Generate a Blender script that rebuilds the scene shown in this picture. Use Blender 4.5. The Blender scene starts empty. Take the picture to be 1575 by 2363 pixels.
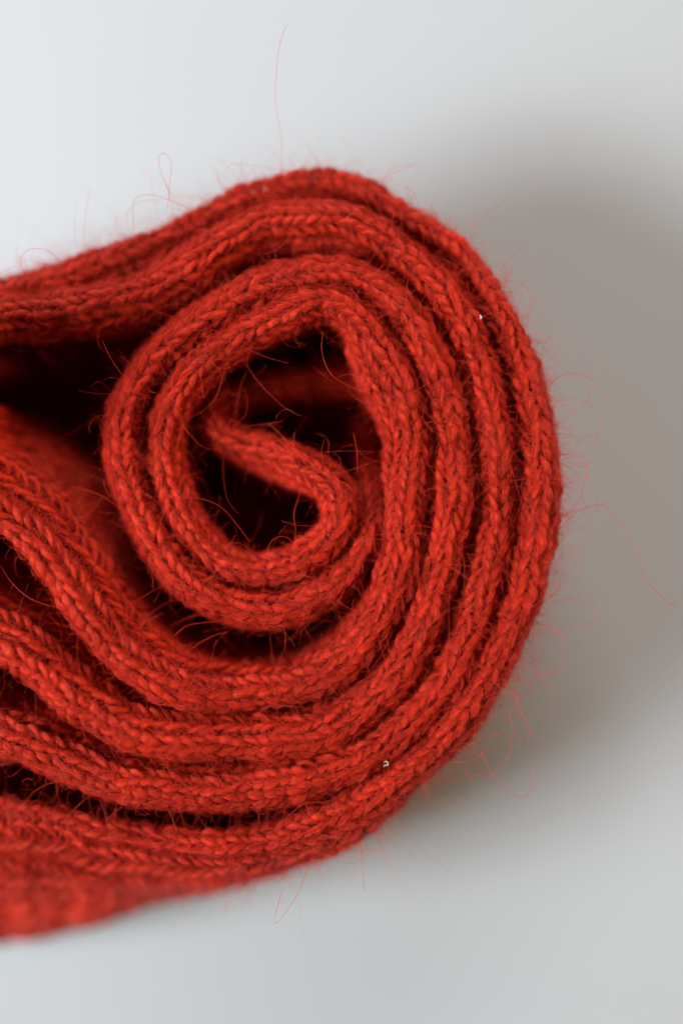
import bpy, math
import numpy as np
from mathutils import Matrix

rng = np.random.default_rng(11)
S = 1e-4                      # plan coordinates below are in tenths of a millimetre
CX, CY = 787.5, 1181.5        # plan point under the camera
DEPTH = 580.0                 # height of the rolled scarf above the table

scene = bpy.context.scene
COL = scene.collection

# ------------------------------------------------------------------ camera
LENS, SENSOR = 60.0, 36.0
DIST = 0.2363 / 2 / (SENSOR / 2 / LENS)
cam = bpy.data.cameras.new('camera')
cam.lens = LENS
cam.sensor_fit = 'VERTICAL'
cam.sensor_height = SENSOR
cam.clip_start = 0.01
cam.clip_end = 60
cam.dof.use_dof = True
cam.dof.focus_distance = DIST + 0.0004
cam.dof.aperture_fstop = 1.3
cam.dof.aperture_blades = 0
cam_o = bpy.data.objects.new('camera', cam)
cam_o.location = (0, 0, DIST)
COL.objects.link(cam_o)
scene.camera = cam_o

# ------------------------------------------------------------------ light
world = bpy.data.worlds.new('World')
scene.world = world
world.use_nodes = True
bg = world.node_tree.nodes['Background']
bg.inputs['Color'].default_value = (1.0, 0.78, 0.58, 1)
bg.inputs['Strength'].default_value = 0.10

def area(name, loc, target, sx, sy, power, color):
    l = bpy.data.lights.new(name, 'AREA')
    l.shape = 'RECTANGLE'
    l.size, l.size_y = sx, sy
    l.energy = power
    l.color = color
    o = bpy.data.objects.new(name, l)
    o.location = loc
    from mathutils import Vector
    d = Vector(target) - Vector(loc)
    o.rotation_euler = d.to_track_quat('-Z', 'Y').to_euler()
    COL.objects.link(o)
    return o

area('window_light', (-0.81, -0.155, 0.55), (0.0, 0.0, -0.03), 0.46, 0.36, 21.5, (0.84, 0.94, 1.0))
area('room_light', (0.0, 1.20, 0.62), (0.0, 0.0, -0.03), 0.8, 0.6, 17, (0.90, 0.95, 1.0))
area('warm_lamp', (1.40, 0.25, 0.48), (0.0, 0.0, -0.03), 0.5, 0.5, 16, (1.0, 0.74, 0.46))

scene.view_settings.view_transform = 'Standard'
scene.view_settings.look = 'None'
scene.view_settings.exposure = 0.0
scene.view_settings.gamma = 1.0
scene.view_settings.use_curve_mapping = False
scene.cycles_curves.shape = 'THICK'
scene.cycles.max_bounces = 6
scene.cycles.diffuse_bounces = 1
scene.cycles.glossy_bounces = 2
scene.cycles.transmission_bounces = 2

# ------------------------------------------------------------------ materials
def nodes(name):
    m = bpy.data.materials.new(name)
    m.use_nodes = True
    nt = m.node_tree
    return m, nt, nt.nodes['Principled BSDF']

def yarn_material():
    m, nt, p = nodes('red_wool_yarn')
    geo = nt.nodes.new('ShaderNodeTexCoord')
    n1 = nt.nodes.new('ShaderNodeTexNoise')
    n1.inputs['Scale'].default_value = 900
    n1.inputs['Detail'].default_value = 4
    n2 = nt.nodes.new('ShaderNodeTexNoise')
    n2.inputs['Scale'].default_value = 60
    n2.inputs['Detail'].default_value = 2
    nt.links.new(geo.outputs['Object'], n1.inputs['Vector'])
    nt.links.new(geo.outputs['Object'], n2.inputs['Vector'])
    add = nt.nodes.new('ShaderNodeMath'); add.operation = 'ADD'
    nt.links.new(n1.outputs['Fac'], add.inputs[0])
    nt.links.new(n2.outputs['Fac'], add.inputs[1])
    ramp = nt.nodes.new('ShaderNodeValToRGB')
    ramp.color_ramp.elements[0].position = 0.75
    ramp.color_ramp.elements[0].color = (0.34, 0.011, 0.005, 1)
    ramp.color_ramp.elements[1].position = 1.25
    ramp.color_ramp.elements[1].color = (0.68, 0.027, 0.010, 1)
    half = nt.nodes.new('ShaderNodeMath'); half.operation = 'MULTIPLY'; half.inputs[1].default_value = 0.5
    nt.links.new(add.outputs[0], half.inputs[0])
    ramp.color_ramp.elements[0].position = 0.38
    ramp.color_ramp.elements[1].position = 0.62
    nt.links.new(half.outputs[0], ramp.inputs['Fac'])
    nt.links.new(ramp.outputs['Color'], p.inputs['Base Color'])
    p.inputs['Roughness'].default_value = 0.38
    p.inputs['Specular IOR Level'].default_value = 0.6
    p.inputs['Specular Tint'].default_value = (1, 0.27, 0.15, 1)
    # spun fibres: fine ridges running round and along each strand
    uv = nt.nodes.new('ShaderNodeUVMap'); uv.uv_map = 'strand'
    mp = nt.nodes.new('ShaderNodeMapping')
    mp.inputs['Rotation'].default_value = (0, 0, 0.5)
    mp.inputs['Scale'].default_value = (1.2, 14, 1)
    nt.links.new(uv.outputs['UV'], mp.inputs['Vector'])
    nf = nt.nodes.new('ShaderNodeTexNoise')
    nf.inputs['Scale'].default_value = 1.6
    nf.inputs['Detail'].default_value = 3
    nt.links.new(mp.outputs['Vector'], nf.inputs['Vector'])
    bump = nt.nodes.new('ShaderNodeBump')
    bump.inputs['Strength'].default_value = 0.9
    bump.inputs['Distance'].default_value = 0.0006
    nt.links.new(nf.outputs['Fac'], bump.inputs['Height'])
    nt.links.new(bump.outputs['Normal'], p.inputs['Normal'])
    return m

def cloth_material():
    m, nt, p = nodes('red_wool_cloth_shaded')
    geo = nt.nodes.new('ShaderNodeTexCoord')
    n1 = nt.nodes.new('ShaderNodeTexNoise')
    n1.inputs['Scale'].default_value = 500
    n1.inputs['Detail'].default_value = 4
    nt.links.new(geo.outputs['Object'], n1.inputs['Vector'])
    ramp = nt.nodes.new('ShaderNodeValToRGB')
    ramp.color_ramp.elements[0].position = 0.35
    ramp.color_ramp.elements[0].color = (0.20, 0.006, 0.003, 1)  # darker than the yarn: shade of grooves and hollows put into the colour
    ramp.color_ramp.elements[1].position = 0.65
    ramp.color_ramp.elements[1].color = (0.34, 0.012, 0.006, 1)
    nt.links.new(n1.outputs['Fac'], ramp.inputs['Fac'])
    nt.links.new(ramp.outputs['Color'], p.inputs['Base Color'])
    p.inputs['Roughness'].default_value = 0.9
    p.inputs['Specular IOR Level'].default_value = 0.05
    bump = nt.nodes.new('ShaderNodeBump')
    bump.inputs['Distance'].default_value = 0.0008
    nt.links.new(n1.outputs['Fac'], bump.inputs['Height'])
    nt.links.new(bump.outputs['Normal'], p.inputs['Normal'])
    return m

def fibre_material():
    m, nt, p = nodes('red_wool_fibre')
    p.inputs['Base Color'].default_value = (0.58, 0.026, 0.011, 1)
    p.inputs['Roughness'].default_value = 0.30
    p.inputs['Specular Tint'].default_value = (1, 0.45, 0.36, 1)
    p.inputs['Specular IOR Level'].default_value = 0.6
    out = nt.nodes['Material Output']
    tr = nt.nodes.new('ShaderNodeBsdfTranslucent')
    tr.inputs['Color'].default_value = (0.60, 0.04, 0.025, 1)
    mix = nt.nodes.new('ShaderNodeMixShader')
    mix.inputs[0].default_value = 0.20
    nt.links.new(p.outputs[0], mix.inputs[1])
    nt.links.new(tr.outputs[0], mix.inputs[2])
    nt.links.new(mix.outputs[0], out.inputs['Surface'])
    return m

def table_material():
    m, nt, p = nodes('white_lacquer')
    geo = nt.nodes.new('ShaderNodeTexCoord')
    n1 = nt.nodes.new('ShaderNodeTexNoise')
    n1.inputs['Scale'].default_value = 9
    n1.inputs['Detail'].default_value = 5
    nt.links.new(geo.outputs['Object'], n1.inputs['Vector'])
    ramp = nt.nodes.new('ShaderNodeValToRGB')
    ramp.color_ramp.elements[0].color = (0.395, 0.398, 0.407, 1)
    ramp.color_ramp.elements[1].color = (0.43, 0.433, 0.442, 1)
    nt.links.new(n1.outputs['Fac'], ramp.inputs['Fac'])
    nt.links.new(ramp.outputs['Color'], p.inputs['Base Color'])
    p.inputs['Roughness'].default_value = 0.5
    p.inputs['Specular IOR Level'].default_value = 0.3
    return m

def speck_material(name, col):
    m, nt, p = nodes(name)
    p.inputs['Base Color'].default_value = (*col, 1)
    p.inputs['Roughness'].default_value = 0.6
    return m

M_YARN, M_CLOTH, M_FIBRE = yarn_material(), cloth_material(), fibre_material()
M_TABLE = table_material()

# ------------------------------------------------------------------ helpers
def to_world(p):
    """plan coordinates (x right, y down the picture, z up) to metres"""
    p = np.asarray(p, float)
    o = np.empty_like(p)
    o[..., 0] = (p[..., 0] - CX) * S
    o[..., 1] = (CY - p[..., 1]) * S
    o[..., 2] = p[..., 2] * S
    return o

def adopt(o, parent):
    """parent a part without moving it"""
    if parent is None:
        return
    o.parent = parent
    if parent.type == 'EMPTY':
        o.matrix_parent_inverse = Matrix.Translation(-parent.location)

def mesh_obj(name, verts, quads, mat, parent=None, uv=None, smooth=True):
    me = bpy.data.meshes.new(name)
    verts = np.ascontiguousarray(verts, dtype=np.float32).reshape(-1, 3)
    quads = np.ascontiguousarray(quads, dtype=np.int32).reshape(-1, 4)
    me.vertices.add(len(verts)); me.vertices.foreach_set('co', verts.ravel())
    me.loops.add(quads.size); me.loops.foreach_set('vertex_index', quads.ravel())
    me.polygons.add(len(quads))
    me.polygons.foreach_set('loop_start', np.arange(0, quads.size, 4, dtype=np.int32))
    me.polygons.foreach_set('use_smooth', np.full(len(quads), smooth, dtype=bool))
    me.update(calc_edges=True)
    if uv is not None:
        l = me.uv_layers.new(name='strand')
        l.data.foreach_set('uv', np.ascontiguousarray(uv[quads.ravel()], dtype=np.float32).ravel())
    me.materials.append(mat)
    o = bpy.data.objects.new(name, me)
    COL.objects.link(o)
    adopt(o, parent)
    return o

def hair_obj(name, pts, radii, mat, parent):
    """pts: list of (n_i,3) world arrays; one Curves object"""
    sizes = [len(p) for p in pts]
    hc = bpy.data.hair_curves.new(name)
    hc.add_curves(sizes)
    allp = np.concatenate(pts).astype(np.float32)
    hc.attributes['position'].data.foreach_set('vector', allp.ravel())
    a = hc.attributes.get('radius') or hc.attributes.new('radius', 'FLOAT', 'POINT')
    a.data.foreach_set('value', np.concatenate(radii).astype(np.float32))
    hc.materials.append(mat)
    o = bpy.data.objects.new(name, hc)
    COL.objects.link(o)
    adopt(o, parent)
    return o

def smoothstep(x):
    x = np.clip(x, 0, 1)
    return x * x * (3 - 2 * x)

def wobble(u, amp, wl, seed):
    """smooth 1-D noise along a strand"""
    r = np.random.default_rng(seed)
    out = np.zeros_like(u)
    for k, (a, w) in enumerate(((1.0, wl), (0.5, wl * 0.47), (0.3, wl * 0.23))):
        out += a * np.sin(2 * np.pi * u / w + r.uniform(0, 6.28))
    return amp * out / 1.3

class Layer:
    """one layer of the roll: a folded lip that follows a traced line, its walls hanging to the table"""
    def __init__(self, name, ctrl, off, seed, gap=None):
        c = np.array(ctrl, float)          # x, y, z, width, lean x, lean y
        P = np.vstack([2 * c[0] - c[1], c, 2 * c[-1] - c[-2]])
        out = []
        for i in range(1, len(P) - 2):
            p0, p1, p2, p3 = P[i - 1], P[i], P[i + 1], P[i + 2]
            t = np.linspace(0, 1, 24, endpoint=False)[:, None]
            out.append(0.5 * (2 * p1 + (p2 - p0) * t + (2 * p0 - 5 * p1 + 4 * p2 - p3) * t ** 2
                              + (3 * p1 - p0 - 3 * p2 + p3) * t ** 3))
        q = np.vstack(out + [c[-1:]])
        for _ in range(6):                 # take the corners out of the trace
            q[1:-1] = 0.25 * q[:-2] + 0.5 * q[1:-1] + 0.25 * q[2:]
        d = np.hypot(*np.diff(q[:, :2], axis=0).T)
        L = np.concatenate([[0], np.cumsum(d)])
        n = int(L[-1] / 4)
        self.u = np.linspace(0, L[-1], n)
        q = np.stack([np.interp(self.u, L, q[:, k]) for k in range(6)], 1)
        self.q, self.L = q, L[-1]
        T = np.gradient(q[:, :2], axis=0)
        T /= np.linalg.norm(T, axis=1)[:, None]
        self.T = T
        self.N = np.stack([-T[:, 1], T[:, 0]], 1)
        q[:, 0] += self.N[:, 0] * wobble(self.u, 2.5, 300, seed)
        q[:, 1] += self.N[:, 1] * wobble(self.u, 2.5, 300, seed)
        q[:, 2] += wobble(self.u, 5, 340, seed + 1)
        self.r = q[:, 3] * (0.42 if name == 'outermost' else 0.39) * (1 + wobble(self.u, 0.05, 260, seed + 2))
        self.off = off + wobble(self.u, 0.10, 900, seed + 3)
        self.gap = gap
        self.name, self.seed = name, seed

    def at(self, u, col):
        return np.interp(u, self.u, col)

    def pt(self, u, s, n):
        """(along, round the lip, outward) -> plan coordinates"""
        u, s, n = np.broadcast_arrays(np.asarray(u, float), s, n)
        r = self.at(u, self.r)
        a = np.abs(s); sg = np.sign(s)
        th = np.minimum(a / r, np.pi / 2)
        d = np.maximum(a - r * np.pi / 2, 0)
        lat = r * np.sin(th) - 0.45 * r * smoothstep(d / 110) + n * np.sin(th)
        zz = -r * 1.9 * (1 - np.cos(th)) - d + n * np.cos(th)
        lat = lat * sg
        dep = np.maximum(-zz, 0)
        g = np.sin(np.pi / 2 * np.minimum(dep / 420, 1.5))
        x = self.at(u, self.q[:, 0]) + self.at(u, self.N[:, 0]) * lat + self.at(u, self.q[:, 4]) * g
        y = self.at(u, self.q[:, 1]) + self.at(u, self.N[:, 1]) * lat + self.at(u, self.q[:, 5]) * g
        z = self.at(u, self.q[:, 2]) + zz
        return np.stack([x, y, z], -1)

# ------------------------------------------------------------------ the traced layers of the roll, with light-blocking ends made up out of frame
innermost = Layer('innermost', [
    (850, 850, -300, 88.2, 0, 0), (720, 862, -245, 76, 0, 0), (590, 882, -190, 70, 0, 0),
    (512, 912, -150, 70, 0, 0), (480, 952, -115, 70, 0, 0), (500, 992, -96, 80, 0, 0),
    (545, 1014, -92, 80, -20, 20), (600, 1032, -76, 86, -40, 35), (655, 1050, -56, 88, -40, 40),
    (712, 1074, -32, 90, -30, 30), (765, 1114, -12, 92, -10, 10), (788, 1165, -4, 92, 0, 0),
    (780, 1216, -8, 90, 0, 0), (745, 1258, -14, 80, 0, 0), (697, 1292, -20, 74, 0, 0),
    (635, 1315, -26, 74, 0, 0), (570, 1320, -32, 78, 0, 0), (505, 1297, -38, 84, 0, 0),
    (447, 1243, -42, 88, 0, 0), (404, 1175, -42, 88, 0, 0), (380, 1100, -40, 88, 0, 0),
    (374, 1012, -36, 86, 0, 0), (390, 935, -30, 86, 0, 0), (427, 870, -25, 88, 0, 0),
    (485, 815, -20, 92, 0, 0), (550, 772, -16, 92, 0, 0), (620, 735, -12, 92, 0, 0),
    (690, 700, -10, 92, 0, 0), (760, 688, -8, 94, 0, 0), (820, 722, -4, 98, -10, 0),
    (872, 790, 4, 125.3, -30, 0), (908, 850, 8, 134.6, -50, 0), (930, 910, 10, 136.9, -45, 0),
    (944, 985, 8, 129.9, -15, 0), (948, 1070, 6, 125.3, 0, 0), (940, 1150, 5, 120.6, 0, 0),
    (932, 1230, 4, 116, 0, 0), (922, 1310, 2, 118.3, 0, 0), (898, 1390, 0, 123, 0, 0),
    (858, 1462, -4, 123, 0, -10), (800, 1525, -8, 114, 0, -30), (735, 1570, -12, 104.9, 0, -45),
    (665, 1597, -14, 98, 0, -60), (590, 1607, -10, 95.8, 0, -75), (510, 1610, -2, 98, 10, -90),
    (440, 1606, 8, 104.9, 25, -95), (375, 1588, 18, 114, 45, -95), (318, 1553, 24, 120.8, 60, -95),
    (265, 1503, 26, 123.1, 70, -90), (218, 1448, 28, 123.1, 75, -90), (172, 1390, 28, 123.1, 85, -95),
    (128, 1325, 26, 120.8, 95, -110), (82, 1265, 24, 120.8, 110, -130), (25, 1213, 20, 120.8, 120, -150),
    (-45, 1165, 22, 106, 120, -160), (-120, 1110, 100, 106, 110, -150), (-190, 1030, 370, 106, 80, -90), (-290, 960, 440, 106, 30, -40), (-420, 920, 440, 106, 0, 0)], 0.5, 21)  # unseen tail, raised high to shade the left of the roll

second = Layer('second', [
    (838, 940, -330, 50, 0, 0), (850, 1020, -240, 50, 0, 0), (858, 1100, -120, 52, 0, 0),
    (862, 1170, -60, 56, 0, 0), (846, 1245, -36, 64, 0, 0), (808, 1318, -24, 76, 0, 0),
    (750, 1368, -18, 82, 0, 0), (685, 1398, -14, 88, 0, 0), (615, 1412, -14, 90, 0, 0),
    (540, 1402, -18, 92, 0, 0), (460, 1368, -26, 90, 0, 0), (388, 1305, -32, 88, 0, 0),
    (330, 1220, -36, 84, 0, 0), (292, 1120, -36, 82, 0, 0), (272, 1015, -34, 80, 0, 0),
    (288, 915, -32, 78, 0, 0), (345, 835, -30, 84, 0, 0), (410, 775, -28, 90, 0, 0),
    (470, 728, -26, 92, 0, 0), (534, 686, -24, 90, 0, 0), (600, 655, -22, 86, 0, 0),
    (693, 628, -18, 84, 0, 0), (775, 622, -14, 80, 0, 0), (835, 638, -8, 78, 0, 0),
    (885, 668, -2, 78, 0, 0), (930, 712, 2, 91.6, 0, 0), (968, 765, 4, 93.9, 0, 0),
    (1000, 830, 6, 93.9, 0, 0), (1022, 900, 8, 93.9, 0, 0), (1038, 970, 8, 96.1, 0, 0),
    (1050, 1050, 8, 105.4, 0, 0), (1052, 1125, 8, 109.9, 0, 0), (1043, 1200, 6, 112.1, 0, 0),
    (1027, 1268, 4, 112.1, 0, 0), (1010, 1340, 2, 109.9, 0, 0), (988, 1420, 0, 107.6, 0, 0),
    (952, 1500, 0, 107.6, 0, 0), (904, 1575, 0, 109.9, 0, 0), (850, 1635, 0, 116, 0, 0),
    (785, 1680, 2, 113.6, 0, -10), (715, 1703, 4, 111.2, 0, -20), (635, 1714, 8, 111.2, 0, -30),
    (550, 1718, 12, 113.6, 0, -45), (465, 1718, 18, 118.4, 10, -60), (385, 1712, 24, 123.3, 25, -70),
    (310, 1698, 28, 130.5, 40, -75), (240, 1668, 30, 135.4, 50, -75), (175, 1622, 30, 135.4, 55, -75),
    (110, 1566, 28, 135.4, 60, -75), (45, 1516, 24, 132.9, 60, -75), (-25, 1470, 18, 130.5, 60, -75),
    (-110, 1400, 26, 108, 60, -70), (-200, 1290, 60, 108, 30, -40), (-300, 1150, 100, 108, 0, 0), (-420, 1040, 150, 108, 0, 0)], 0.0, 41)  # unseen end bent upward to keep light out of the gap

third = Layer('third', [
    (-470, 1120, 440, 110, 0, 0), (-490, 980, 440, 110, 0, 0), (-420, 860, 440, 110, 0, 0), (-300, 850, 440, 110, 0, 0), (-190, 800, 340, 110, 0, 0), (-80, 745, 40, 108, 0, 0), (11.8, 717.1, -42, 121.9, 0, 0),  # unseen start, raised and crossed over the innermost tail to block light
    (82.9, 711.3, -40, 126.5, 0, 0), (153.6, 701.2, -40, 128.8, 0, 0), (219, 688.8, -42, 126.5, 0, 40),
    (279.1, 674.1, -46, 121.9, 0, 40), (339.4, 649.3, -50, 119.6, 0, 40), (399.8, 614.3, -54, 117.3, 0, 40),
    (460.4, 575.5, -56, 115, 0, 40), (526.2, 534.6, -58, 100, 0, 40), (592.1, 501.8, -60, 102, 0, 40),
    (658.1, 484.5, -60, 104, 0, 40), (729.2, 481.8, -58, 104, 0, 40), (795.1, 494, -52, 104, 0, 40),
    (855.8, 520.7, -44, 106, 0, 40), (911.1, 557.3, -36, 108, 0, 40), (963.2, 601.9, -28, 108, 0, 40),
    (1011.1, 655.3, -20, 119.1, 0, 40), (1050.9, 710.3, -14, 116.9, 0, 40), (1080.7, 763.9, -10, 110.2, 0, 40),
    (1102.6, 819.3, -8, 101.4, 0, 0), (1120.5, 879.5, -6, 97, 0, 0), (1132.5, 944.6, -6, 97, 0, 0),
    (1142.4, 1014.8, -5, 97, 0, 0), (1151.4, 1089.9, -4, 94.8, 0, 0), (1153.4, 1170, -4, 92.6, 0, 0),
    (1143.5, 1245.1, -5, 97, 0, 0), (1127.5, 1320.2, -6, 101.4, 0, 0), (1108.7, 1395.4, -8, 103.6, 0, 0),
    (1085.6, 1465.6, -8, 105.8, 0, 0), (1052.5, 1535.7, -8, 108, 0, 0), (1010.5, 1602.9, -8, 108, 0, 0),
    (958.3, 1664.7, -6, 105.6, 0, 0), (900.1, 1712.5, -4, 103.4, 0, 0), (838, 1752, 0, 101.2, 0, 0),
    (770, 1786, 2, 103.4, 0, 0), (690, 1808, 2, 110, 0, 0), (600, 1822, 2, 118.8, 0, 0),
    (505, 1828, 2, 121, 0, 0), (415, 1826, 4, 121, 0, -5), (335, 1818, 6, 118.8, 0, -15),
    (260, 1802, 8, 137.9, 0, -25), (190, 1778, 6, 143, 10, -35), (120, 1750, 2, 148, 15, -40),
    (48.9, 1718.8, -6, 150.5, 15, -40), (-32.9, 1683.8, -14, 150.5, 15, -40), (-112, 1608, 0, 120, 15, -30), (-195, 1475, 20, 120, 10, -10), (-285, 1310, 40, 120, 0, 0), (-420, 1180, 80, 120, 0, 0)], 0.5, 61)  # last points out of frame, pinched in against light from the left

outermost = Layer('outermost', [
    (-420, 770, 0, 90, 0, 0), (-305.5, 752.8, -20, 80, 0, 0), (-204.9, 721.1, -60, 74, 0, 0), (-100.7, 682.4, -94, 72, 0, 0), (0.1, 660.9, -102, 76, 0, 5),
    (72.3, 638.6, -100, 84, 0, 22), (144.1, 613.9, -100, 90, 0, 40), (215.6, 589, -102, 92, 0, 63),
    (297.2, 555.6, -106, 92, 0, 141), (378.9, 518, -110, 90, 0, 220), (460.8, 474.1, -114, 86, 0, 240),  # hidden wall leaned inward from here on to narrow the cast shadow
    (537.9, 433.6, -116, 82, 0, 240), (615.1, 403.8, -116, 80, 0, 240), (697.5, 390.1, -112, 80, 0, 240),
    (779.8, 391.3, -106, 82, 0, 240), (846.4, 413.4, -98, 86, -17, 240), (907.7, 455.8, -90, 88, -39, 240),
    (968.7, 491.9, -82, 90, -61, 240), (1029.3, 533.4, -72, 92, -83, 221), (1079.4, 583, -60, 90, -90, 173),
    (1122, 641.5, -48, 84, -90, 132), (1158.4, 705.7, -36, 80, -90, 98), (1187.8, 772.1, -28, 78, -90, 69),
    (1210.1, 838.3, -20, 76, 0, 0), (1229.6, 909, -14, 76, 0, 0), (1242.9, 984.6, -8, 78, 0, 0),
    (1250.5, 1064.9, -4, 84, 0, 0), (1251.2, 1145, -2, 90, 0, 0), (1244.2, 1225, -2, 94, 0, 0),
    (1228.4, 1305.1, -4, 94, 0, 0), (1206.8, 1380.4, -8, 92, 0, 0), (1179, 1455.7, -10, 88, 0, 0),
    (1143.1, 1531.1, -12, 86, 10, 15), (1099.1, 1603.5, -14, 86, 20, 25), (1044.9, 1673.7, -14, 88, 25, 40),
    (984.7, 1740, -14, 92, 15, 20), (918.5, 1798.2, -14, 96, 20, 40), (848.2, 1848.7, -16, 100, 20, 70),
    (774.9, 1891.2, -18, 106, 15, 100), (699.5, 1922.1, -22, 108, 0, 115), (618.7, 1943.8, -30, 108, -10, 125),
    (532.4, 1955.8, -40, 108, -20, 145), (445.9, 1955.3, -48, 108, -30, 175), (353.9, 1944.7, -56, 108, -40, 210),
    (256.8, 1927.6, -62, 108, -40, 265), (159.3, 1910.4, -68, 108, -40, 315), (61.6, 1893.1, -74, 108, -40, 350),
    (-41.5, 1875.8, -80, 108, -40, 385), (-150, 1857, -80, 108, -40, 415), (-260, 1825, -70, 108, -40, 430), (-350, 1650, -40, 108, -40, 330), (-400, 1450, -20, 108, -20, 150), (-440, 1310, 0, 108, 0, 0)], 0.0, 81)  # far end turns in unseen, closing the roll to side light
# low in the picture the outer fold is pulled open into a ladder between two columns
g0 = outermost.L - 1040
outermost.gap = lambda u: 15 * smoothstep((u - g0) / 200)
outermost.off = outermost.off + 0.5 * smoothstep((outermost.u - g0 + 120) / 240)

LAYERS = [innermost, second, third, outermost]
CW, PITCH = 44.0, 29.5

# ------------------------------------------------------------------ table
def table():
    z = -DEPTH * S - 0.0008
    n = 24
    g = np.linspace(-4, 4, n + 1)
    X, Y = np.meshgrid(g, g)
    v = np.stack([X.ravel(), Y.ravel(), np.full(X.size, z)], 1)
    i = np.arange(n * (n + 1)).reshape(n, n + 1)[:, :-1].ravel()
    o = mesh_obj('table_top', v, np.stack([i, i + 1, i + n + 2, i + n + 1], 1), M_TABLE)
    o['kind'] = 'structure'
table()

# ------------------------------------------------------------------ the scarf
scarf = bpy.data.objects.new('scarf', None)
scarf.empty_display_size = 0.02
scarf.location = (0, 0, -DEPTH * S)          # at the foot of the roll
COL.objects.link(scarf)
scarf['label'] = 'fuzzy red knitted wool scarf rolled into a spiral on the white tabletop'
scarf['category'] = 'scarf'

LABELS = {
    'innermost': 'innermost layer, curling into the dark centre of the roll',
    'second': 'second layer of the roll, ringing the centre curl',
    'third': 'third layer of the roll, inside the outer one',
    'outermost': 'outermost layer, its outer wall showing at the lower left',
}

NS = 12
def cloth(L):
    """the folded fabric itself, from the lip down to the table on both sides"""
    rmax = L.r.max()
    smax = DEPTH + rmax * 2.5
    us = np.linspace(0, L.L, int(L.L / 14))
    top = np.linspace(0, 1, 15)
    ss = np.concatenate([np.linspace(0, 90, 12), np.linspace(90, smax, 26)[1:]])
    ss = np.concatenate([-ss[:0:-1], ss])
    U, Sg = np.meshgrid(us, ss, indexing='ij')
    nn = np.full_like(U, -14.0)
    if L is outermost:
        nn = nn + 12 * smoothstep((U - g0 - 200) / 260) * smoothstep((np.abs(Sg) - 150) / 80)
    if L.gap is not None:              # the open ladder shows the hollow behind it
        nn = nn - 26 * smoothstep((U - g0) / 160) * (1 - smoothstep((np.abs(Sg) - 14) / 22))
    P = L.pt(U, Sg, nn)
    P[..., 2] = np.maximum(P[..., 2], -DEPTH)
    m = len(ss)
    i = (np.arange(len(us) - 1)[:, None] * m + np.arange(m - 1)[None]).ravel()
    q = np.stack([i, i + 1, i + m + 1, i + m], 1)
    o = mesh_obj('scarf_layer', to_world(P).reshape(-1, 3), q, M_CLOTH, scarf)
    o['label'] = LABELS[L.name]
    return o

def added_hollow_sheet():
    """a crumpled sheet added low inside the roll to keep its hollows dark"""
    q = outermost.q[::12, :2] + outermost.q[::12, 4:6]
    q = np.vstack([q, [[-480, 1200], [-480, 900]]])
    c = np.array([420.0, 1190.0])
    ts = np.linspace(0, 1.0, 26)[1:]
    P = c + (q - c)[None] * ts[:, None, None]
    x, y = P[..., 0], P[..., 1]
    z = -490 + 45 * np.sin(x / 83 + 1) * np.cos(y / 97) + 28 * np.sin(x / 41 + y / 55) + 14 * np.sin(y / 23 - x / 37)
    m = len(q)
    a, b = np.meshgrid(np.arange(len(ts) - 1), np.arange(m), indexing='ij')
    b2 = (b + 1) % m
    qd = np.stack([a * m + b, a * m + b2, (a + 1) * m + b2, (a + 1) * m + b], -1).reshape(-1, 4)
    V = np.concatenate([P, z[..., None]], -1).reshape(-1, 3)
    V = np.vstack([V, [[c[0], c[1], -490]]])
    k = len(V) - 1
    bb = np.arange(0, m - 1, 2)
    qd = np.vstack([qd, np.stack([np.full(len(bb), k), bb, bb + 1, (bb + 2) % m], 1)])
    o = mesh_obj('added_hollow_sheet', to_world(V), qd, M_CLOTH, scarf)  # added sheet, covers the table so the gaps look dark
    o['label'] = 'added crumpled sheet low inside the roll, coloured dark for shade'
added_hollow_sheet()

# one leg of a knit stitch: a plump tapering strand, 7 rings of 6
RT = np.linspace(0, 1, 8)
ANG = np.arange(6) * 2 * np.pi / 6
LEG_N = len(RT) * 6
_q = []
for a in range(len(RT) - 1):
    for b in range(6):
        _q.append((a * 6 + b, a * 6 + (b + 1) % 6, (a + 1) * 6 + (b + 1) % 6, (a + 1) * 6 + b))
LEG_Q = np.array(_q)

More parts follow.
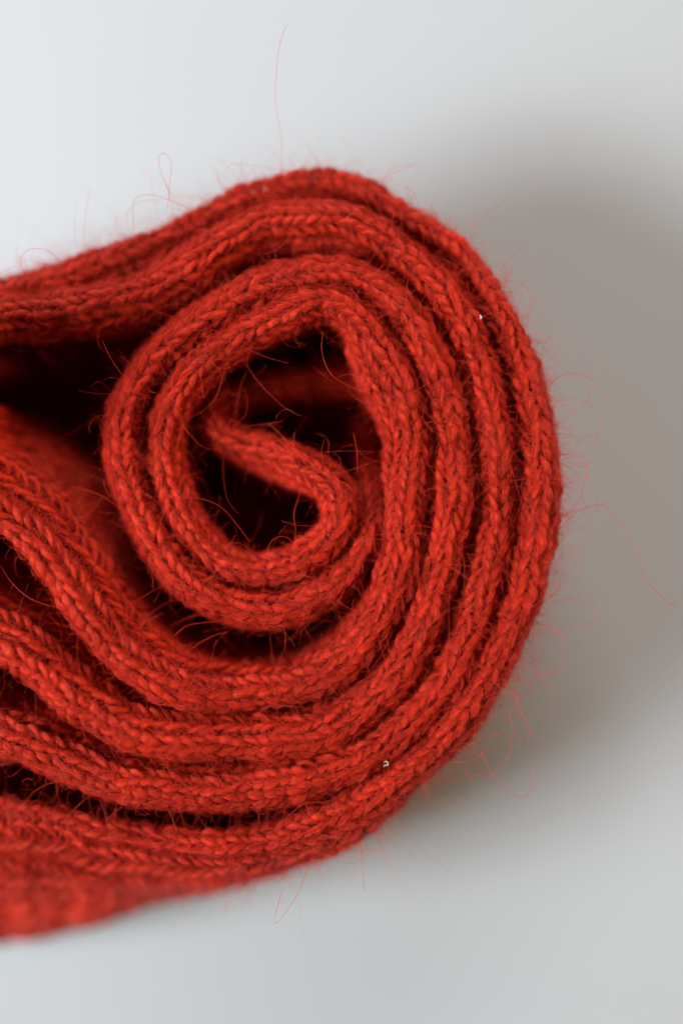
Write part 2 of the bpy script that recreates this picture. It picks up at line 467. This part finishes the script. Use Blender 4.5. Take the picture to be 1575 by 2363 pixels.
def legs(L, u0, s0, sgn, scale, jit):
    """vertices for many legs at once: u0 start along, s0 column centre, sgn side of the V"""
    K = len(u0)
    t = RT[None]
    uu = u0[:, None] + PITCH * 1.95 * t + jit[:, 0:1] * 2.8
    side = 1.8 + 12.2 * np.sin(np.pi * 0.5 * np.minimum(t * 1.18, 1)) - 2.5 * smoothstep((t - .8) / .2)
    ss = s0[:, None] + sgn[:, None] * side + jit[:, 1:2] * 1.9
    nn = -11 + 16.0 * np.sin(np.pi * np.clip(t * 0.93 + 0.04, 0, 1)) ** 0.8 + jit[:, 2:3] * 2.2
    rad = (3.2 + 6.3 * np.sin(np.pi * np.clip(t * 0.9 + 0.06, 0, 1)) ** 0.9) * scale[:, None]
    c = L.pt(uu, ss, nn)
    e = 1.0
    du = L.pt(uu + e, ss, nn) - c
    ds = L.pt(uu, ss + e, nn) - c
    dn = L.pt(uu, ss, nn + e) - c
    tan = np.gradient(c, axis=1)
    tan /= np.linalg.norm(tan, axis=2, keepdims=True) + 1e-9
    nrm = dn - (dn * tan).sum(2, keepdims=True) * tan
    nrm /= np.linalg.norm(nrm, axis=2, keepdims=True) + 1e-9
    bi = np.cross(tan, nrm)
    ca = np.cos(ANG)[None, None, :, None]; sa = np.sin(ANG)[None, None, :, None]
    rr = rad[:, :, None, None] * (1 + 0.10 * np.random.default_rng(L.seed).standard_normal((K, len(RT), 6, 1)))
    v = c[:, :, None] + rr * (ca * nrm[:, :, None] * 0.9 + sa * bi[:, :, None])
    uv = np.zeros((K, len(RT), 6, 2))
    uv[..., 0] = RT[None, :, None] * 3 + jit[:, 3:4, None] * 37
    uv[..., 1] = (np.arange(6) / 6.0)[None, None] + jit[:, 2:3, None] * 19
    return v.reshape(K, LEG_N, 3), uv.reshape(K, LEG_N, 2), c[:, 3]

all_st = []
for L in LAYERS:
    L.obj = cloth(L)
    U0, S0, SG = [], [], []
    r = np.random.default_rng(L.seed + 5)
    for k in range(-NS, NS + 1):
        ph = r.uniform(0, PITCH)
        u = np.arange(ph, L.L - 70, PITCH)
        off = np.interp(u, L.u, L.off)
        s = (k + off) * CW
        s = s + wobble(u, 3.0, 210, L.seed * 31 + k)
        if L.gap is not None:
            s = s + np.sign(s) * L.gap(u)
        U0.append(u); S0.append(s)
    U0, S0 = np.concatenate(U0), np.concatenate(S0)
    K = len(U0)
    jit = r.standard_normal((K, 4)); jit2 = r.standard_normal((K, 4))
    sc = 1 + 0.14 * r.standard_normal(K)
    va, uva, ca_ = legs(L, U0, S0, np.ones(K), sc, jit)
    vb, uvb, cb_ = legs(L, U0, S0, -np.ones(K), sc, jit2)
    mid = 0.5 * (ca_ + cb_)
    keep = (mid[:, 2] > -DEPTH + 60) & (mid[:, 0] > -480) & (mid[:, 1] > 300)
    lean = np.hypot(np.interp(U0, L.u, L.q[:, 4]), np.interp(U0, L.u, L.q[:, 5]))
    if L is not innermost:
        keep &= (np.abs(S0) < 190) | (lean > 30)
    if L is outermost:                 # far down the outer wall the knit is pulled flat
        keep &= (np.abs(S0) < 215) | (U0 < g0 + 330)
    # how squarely the stitch faces up, and whether it stands in the frame
    up = np.cos(np.clip(np.abs(S0) / np.interp(U0, L.u, L.r), 0, np.pi / 2))
    seen = keep & (mid[:, 0] > 15) & (mid[:, 2] > -90)
    score = np.where(seen, up + mid[:, 2] / 400, -1)
    L.st = dict(U0=U0, S0=S0, jit=jit, jit2=jit2, sc=sc, va=va, vb=vb, uva=uva, uvb=uvb, keep=keep, score=score)
    all_st.append(score)

cut = np.sort(np.concatenate(all_st))[-300]
for L in LAYERS:
    st = L.st
    single = st['score'] >= cut
    rest = st['keep'] & ~single
    idx = np.nonzero(rest)[0]
    v = np.concatenate([st['va'][idx], st['vb'][idx]]); uv = np.concatenate([st['uva'][idx], st['uvb'][idx]])
    q = (np.arange(len(v))[:, None, None] * LEG_N + LEG_Q[None]).reshape(-1, 4)
    o = mesh_obj('knit_stitch', to_world(v).reshape(-1, 3), q, M_YARN, L.obj, uv.reshape(-1, 2))
    o['kind'] = 'stuff'
    q2 = np.concatenate([LEG_Q, LEG_Q + LEG_N])
    for i in np.nonzero(single)[0]:
        v = np.concatenate([st['va'][i], st['vb'][i]]); uv = np.concatenate([st['uva'][i], st['uvb'][i]])
        mesh_obj('knit_stitch', to_world(v), q2, M_YARN, L.obj, uv)

# rungs of the pulled-open ladder
def rungs(L):
    us = np.arange(g0 + 40, L.L - 20, PITCH)
    K = len(us)
    t = np.linspace(0, 1, 7)[None]
    r = np.random.default_rng(7)
    uu = us[:, None] + 6 * (t - .5) * 2 + r.uniform(-3, 3, (K, 1))
    ss = -36 + 72 * t + np.zeros((K, 1))
    nn = -10 + 6 * np.abs(t - .5) * 2 + np.zeros((K, 1))
    c = L.pt(uu, ss, nn)
    tan = np.gradient(c, axis=1); tan /= np.linalg.norm(tan, axis=2, keepdims=True)
    nrm = np.zeros_like(c); nrm[..., 2] = 1
    nrm -= (nrm * tan).sum(2, keepdims=True) * tan; nrm /= np.linalg.norm(nrm, axis=2, keepdims=True)
    bi = np.cross(tan, nrm)
    v = c[:, :, None] + 5.5 * (np.cos(ANG)[None, None, :, None] * nrm[:, :, None] + np.sin(ANG)[None, None, :, None] * bi[:, :, None])
    qq = np.array([(a * 6 + b, a * 6 + (b + 1) % 6, (a + 1) * 6 + (b + 1) % 6, (a + 1) * 6 + b) for a in range(6) for b in range(6)])
    uv = np.zeros((7, 6, 2)); uv[..., 0] = t[0][:, None] * 3; uv[..., 1] = np.arange(6) / 6
    for i in range(K):
        mesh_obj('ladder_rung', to_world(v[i]).reshape(-1, 3), qq, M_YARN, L.obj, uv.reshape(-1, 2))
rungs(outermost)

# ------------------------------------------------------------------ fuzz
def surface_fuzz(L, n, seed):
    """fibres that hug the knit, lifting a little off it"""
    r = np.random.default_rng(seed)
    u0 = r.uniform(0, L.L, n)
    rad = np.interp(u0, L.u, L.r)
    s0 = r.uniform(-1, 1, n) * (rad * np.pi / 2 + 90)
    m = 7
    t = np.linspace(0, 1, m)[None]
    ln = r.gamma(3.0, 16.0, n)[:, None] + 10
    an = (r.normal(0, 0.75, n) + r.choice([0.0, np.pi], n))[:, None]
    cur = r.normal(0, 1.2, n)[:, None]
    ang = an + cur * t
    step = ln / (m - 1)
    uu = u0[:, None] + np.cumsum(np.cos(ang) * step, 1)
    ss = s0[:, None] + np.cumsum(np.sin(ang) * step, 1)
    lift = np.abs(r.normal(0, 1, n))[:, None] * 7 + 3
    nn = 0 + lift * np.sin(np.pi * (0.15 + 0.75 * t)) + r.normal(0, 3, n)[:, None]
    P = to_world(L.pt(uu, ss, nn))
    R = (r.uniform(0.16, 0.42, n)[:, None] * (1 - 0.6 * t)) * S
    ok = (P[:, 0, 0] > -0.095)
    return P[ok], R[ok]

def stray(L, n, seed, lmin, lmax, rmin, rmax, out=1.0, edge=False):
    """fibres that leave the surface and wander through the air"""
    r = np.random.default_rng(seed)
    u0 = r.uniform(0, L.L, n)
    rad = np.interp(u0, L.u, L.r)
    s0 = r.uniform(-1, 1, n) * rad * 1.7
    if edge:
        s0 = np.where(r.uniform(size=n) < .8, edge * rad * r.uniform(0.7, 2.4, n), s0)
    m = 14
    c = L.pt(u0, s0, np.zeros(n) + 1)
    nr = L.pt(u0, s0, np.zeros(n) + 2) - c
    tg = L.pt(u0 + 1, s0, np.zeros(n) + 1) - c
    tg /= np.linalg.norm(tg, axis=1, keepdims=True)
    d = out * nr + tg * r.normal(0, 1.0, n)[:, None] + r.normal(0, 0.45, (n, 3))
    d /= np.linalg.norm(d, axis=1, keepdims=True)
    ln = np.exp(r.uniform(np.log(lmin), np.log(lmax), n))
    ax = r.normal(0, 1, (n, 3)); ax[:, 2] *= 1.3
    ax /= np.linalg.norm(ax, axis=1, keepdims=True)
    k = r.normal(0, 3.4, n) / (m - 1)
    pts = [c]
    p = c
    for j in range(m - 1):
        kk = (k + r.normal(0, 0.05, n))[:, None]
        d = d * np.cos(kk) + np.cross(ax, d) * np.sin(kk) + ax * (ax * d).sum(1, keepdims=True) * (1 - np.cos(kk))
        p = p + d * (ln / (m - 1))[:, None]
        pts.append(p)
    P = np.stack(pts, 1)
    P[..., 2] = np.maximum(P[..., 2], -DEPTH + 4)
    t = np.linspace(0, 1, m)[None]
    R = r.uniform(rmin, rmax, n)[:, None] * (1 - 0.5 * t) * S
    return to_world(P), R

def spline(ctrl, n=40):
    c = np.array(ctrl, float)
    P = np.vstack([2 * c[0] - c[1], c, 2 * c[-1] - c[-2]])
    out = []
    for i in range(1, len(P) - 2):
        t = np.linspace(0, 1, 10, endpoint=False)[:, None]
        p0, p1, p2, p3 = P[i - 1:i + 3]
        out.append(0.5 * (2 * p1 + (p2 - p0) * t + (2 * p0 - 5 * p1 + 4 * p2 - p3) * t ** 2 + (3 * p1 - p0 - 3 * p2 + p3) * t ** 3))
    return np.vstack(out + [c[-1:]])

def strand_fibres(L, per, seed):
    """the fibres the yarn is spun from, lying along each leg of the stitches"""
    r = np.random.default_rng(seed)
    rl = np.interp(L.st['U0'], L.u, L.r)
    near = L.st['keep'] & (np.abs(L.st['S0']) < rl * 1.6 + 40)
    k = np.repeat(np.nonzero(near)[0], 2 * per)
    n = len(k)
    sgn = np.where(r.uniform(size=n) < .5, 1.0, -1.0)[:, None]
    jit = np.where(sgn > 0, L.st['jit'][k], L.st['jit2'][k])
    sc = L.st['sc'][k][:, None]
    t0 = r.uniform(-0.15, 0.5, n)[:, None]
    t1 = t0 + r.uniform(0.35, 0.8, n)[:, None]
    t = t0 + (t1 - t0) * np.linspace(0, 1, 6)[None]
    tc = np.clip(t, 0, 1)
    uu = L.st['U0'][k][:, None] + PITCH * 1.95 * t + jit[:, 0:1] * 2.8
    side = 1.8 + 12.2 * np.sin(np.pi * 0.5 * np.minimum(np.maximum(t, -.1) * 1.18, 1)) - 2.5 * smoothstep((t - .8) / .2)
    rad = (3.2 + 6.3 * np.sin(np.pi * np.clip(tc * 0.9 + 0.06, 0, 1)) ** 0.9) * sc
    a = (r.normal(0, 0.75, n)[:, None] + r.normal(0, 0.7, n)[:, None] * (t - t0))
    h = rad * 0.95 + np.abs(r.normal(0, 2.0, n))[:, None] + 0.6
    ss = L.st['S0'][k][:, None] + sgn * side + jit[:, 1:2] * 1.9 + np.sin(a) * h
    nn = -11 + 16.0 * np.sin(np.pi * np.clip(tc * 0.93 + 0.04, 0, 1)) ** 0.8 + jit[:, 2:3] * 2.2 + np.cos(a) * h
    P = to_world(L.pt(uu, ss, nn))
    R = r.uniform(0.2, 0.48, n)[:, None] * (1 - 0.7 * np.abs(np.linspace(-1, 1, 6))[None] ** 2) * S
    return P, R

for i, L in enumerate(LAYERS):
    P, R = strand_fibres(L, 4, 500 + i)
    o = hair_obj('yarn_fibres', list(P), list(R), M_FIBRE, L.obj)
    o['kind'] = 'stuff'
    P, R = surface_fuzz(L, int(L.L * 6.0), 100 + i)
    o = hair_obj('surface_fuzz', list(P), list(R), M_FIBRE, L.obj)
    o['kind'] = 'stuff'
    P1, R1 = stray(L, int(L.L * 0.5), 200 + i, 25, 120, 0.16, 0.34, out=0.45)
    P2, R2 = stray(L, int(L.L * 0.07), 300 + i, 80, 240, 0.25, 0.5, out=0.6)
    P5, R5 = stray(L, int(L.L * 0.03), 350 + i, 50, 190, 0.42, 0.72, out=0.6)
    P, R = list(P1) + list(P2) + list(P5), list(R1) + list(R2) + list(R5)
    if L is outermost:
        P3, R3 = stray(L, 4600, 400, 18, 105, 0.2, 0.4, out=1.2, edge=-1)
        P4, R4 = stray(L, 200, 401, 90, 260, 0.22, 0.42, out=1.0, edge=-1)
        P += list(P3) + list(P4); R += list(R3) + list(R4)
    o = hair_obj('stray_fibres', P, R, M_FIBRE, L.obj)
    o['kind'] = 'stuff'

LONG = [
    [(648, 400, -110), (646, 300, -80), (634, 235, -60), (634, 180, -50), (640, 110, -45), (652, 62, -45), (662, 44, -45)],
    [(395, 490, -60), (384, 430, -45), (368, 392, -40), (362, 356, -40), (376, 346, -40), (391, 368, -40), (388, 410, -42), (380, 470, -60)],
    [(430, 470, -60), (395, 458, -40), (345, 442, -40), (305, 455, -45), (300, 520, -70)],
    [(150, 620, -70), (110, 575, -40), (60, 570, -40), (38, 600, -45), (55, 640, -80)],
    [(1290, 1220, -10), (1335, 1180, -5), (1385, 1165, 0), (1430, 1205, 0), (1460, 1265, 0), (1490, 1335, -5), (1530, 1380, -10), (1560, 1400, -15)],
    [(1270, 1390, 0), (1320, 1382, 5), (1365, 1395, 5), (1380, 1420, 5), (1350, 1440, 0), (1290, 1455, 0), (1270, 1440, -5)],
    [(1250, 1440, 0), (1290, 1465, 0), (1303, 1510, 0), (1285, 1550, -10), (1240, 1560, -20)],
    [(1110, 1735, -20), (1135, 1790, -10), (1165, 1820, -10), (1205, 1842, -15), (1228, 1815, -20), (1228, 1770, -25)],
    [(1120, 1705, -20), (1170, 1695, -15), (1180, 1730, -20), (1150, 1780, -30), (1090, 1795, -40)],
    [(1185, 1600, -15), (1205, 1650, -5), (1220, 1690, -5), (1215, 1705, -5), (1190, 1695, -5), (1172, 1640, -10)],
    [(720, 1985, -40), (690, 2060, -20), (650, 2120, -15), (633, 2133, -15), (636, 2110, -18), (650, 2060, -25)],
    [(830, 1950, -40), (836, 2000, -25), (841, 2065, -25)],
    [(1320, 1180, -10), (1345, 1130, -5), (1355, 1080, -5), (1340, 1065, -5)],
    [(1250, 900, -20), (1310, 860, -15), (1370, 880, -20), (1350, 930, -30)],
    [(745, 765, -20), (742, 810, 10), (760, 860, 20), (800, 890, 22), (880, 922, 18)],
    [(945, 605, 10), (938, 660, 25), (935, 712, 18)],
    [(857, 660, 0), (935, 720, 20), (950, 745, 15)],
    [(990, 905, 15), (1040, 905, 22), (1075, 880, 25), (1100, 830, 20), (1115, 775, 10)],
    [(1130, 860, 10), (1148, 900, 25), (1140, 945, 25), (1122, 985, 18), (1118, 1040, 10)],
    [(680, 1000, 25), (676, 1040, 15), (672, 1075, 5)],
    [(745, 1095, 30), (800, 1088, 35), (850, 1070, 30)],
    [(815, 1000, 20), (823, 1045, 30), (824, 1090, 20)],
    [(395, 1150, 20), (415, 1125, 30), (430, 1095, 30)],
    [(405, 1148, 10), (460, 1150, 15), (510, 1170, 10), (550, 1215, 0), (575, 1250, -10)],
    [(405, 1465, 20), (440, 1440, 30), (510, 1430, 25), (550, 1405, 10)],
    [(935, 1155, 25), (1000, 1125, 35), (1060, 1108, 35), (1110, 1110, 30), (1140, 1140, 15)],
    [(950, 1212, 20), (995, 1218, 30), (1040, 1245, 25), (1068, 1290, 15), (1070, 1335, 5)],
    [(235, 785, -10), (255, 825, 0), (285, 870, 0)],
    [(755, 1745, 20), (805, 1715, 28), (825, 1690, 25), (850, 1680, 15)],
    [(700, 1850, 15), (760, 1845, 22), (800, 1820, 20)],
    [(825, 1700, 20), (830, 1745, 30), (833, 1765, 25)],
    [(985, 1128, 20), (1060, 1130, 10), (1093, 1170, 5), (1100, 1178, 0)],
]
pts, rad = [], []
for c in LONG:
    p = spline(c)
    pts.append(to_world(p)); rad.append(np.full(len(p), 0.42 * S))
o = hair_obj('long_hair', pts, rad, M_FIBRE, scarf)
o['kind'] = 'stuff'

# ------------------------------------------------------------------ lint
def speck(name, pts, r, mat, label):
    c = spline(pts)
    m = len(c)
    tan = np.gradient(c, axis=0); tan /= np.linalg.norm(tan, axis=1, keepdims=True)
    nrm = np.cross(tan, np.array([0.3, 0.2, 1.0])); nrm /= np.linalg.norm(nrm, axis=1, keepdims=True)
    bi = np.cross(tan, nrm)
    w = r * (0.45 + 0.75 * np.sin(np.linspace(0.1, np.pi - 0.1, m)))[:, None, None]
    w = w * (1 + 0.2 * np.random.default_rng(3).standard_normal((m, 6, 1)))
    v = c[:, None] + w * (np.cos(ANG)[None, :, None] * nrm[:, None] + np.sin(ANG)[None, :, None] * bi[:, None])
    q = np.array([(a * 6 + b, a * 6 + (b + 1) % 6, (a + 1) * 6 + (b + 1) % 6, (a + 1) * 6 + b) for a in range(m - 1) for b in range(6)])
    o = mesh_obj(name, to_world(v).reshape(-1, 3), q, mat)
    o['label'] = label
    o['category'] = 'lint'
    o['group'] = 'specks of lint caught on the scarf'
M_W = speck_material('white_lint', (0.5, 0.48, 0.48))
M_C = speck_material('cream_lint', (0.42, 0.32, 0.18))
speck('lint_speck', [(1106, 728, 6), (1109, 733, 8), (1107, 737, 7)], 1.7, M_W,
      'tiny white lint speck in the groove near the right edge of the roll')
speck('lint_speck', [(884, 1768, 12), (887, 1764, 15), (893, 1763, 16), (894, 1758, 16), (890, 1755, 15), (885, 1757, 14)], 1.4, M_C,
      'tiny curled cream speck caught on the lower right layers')
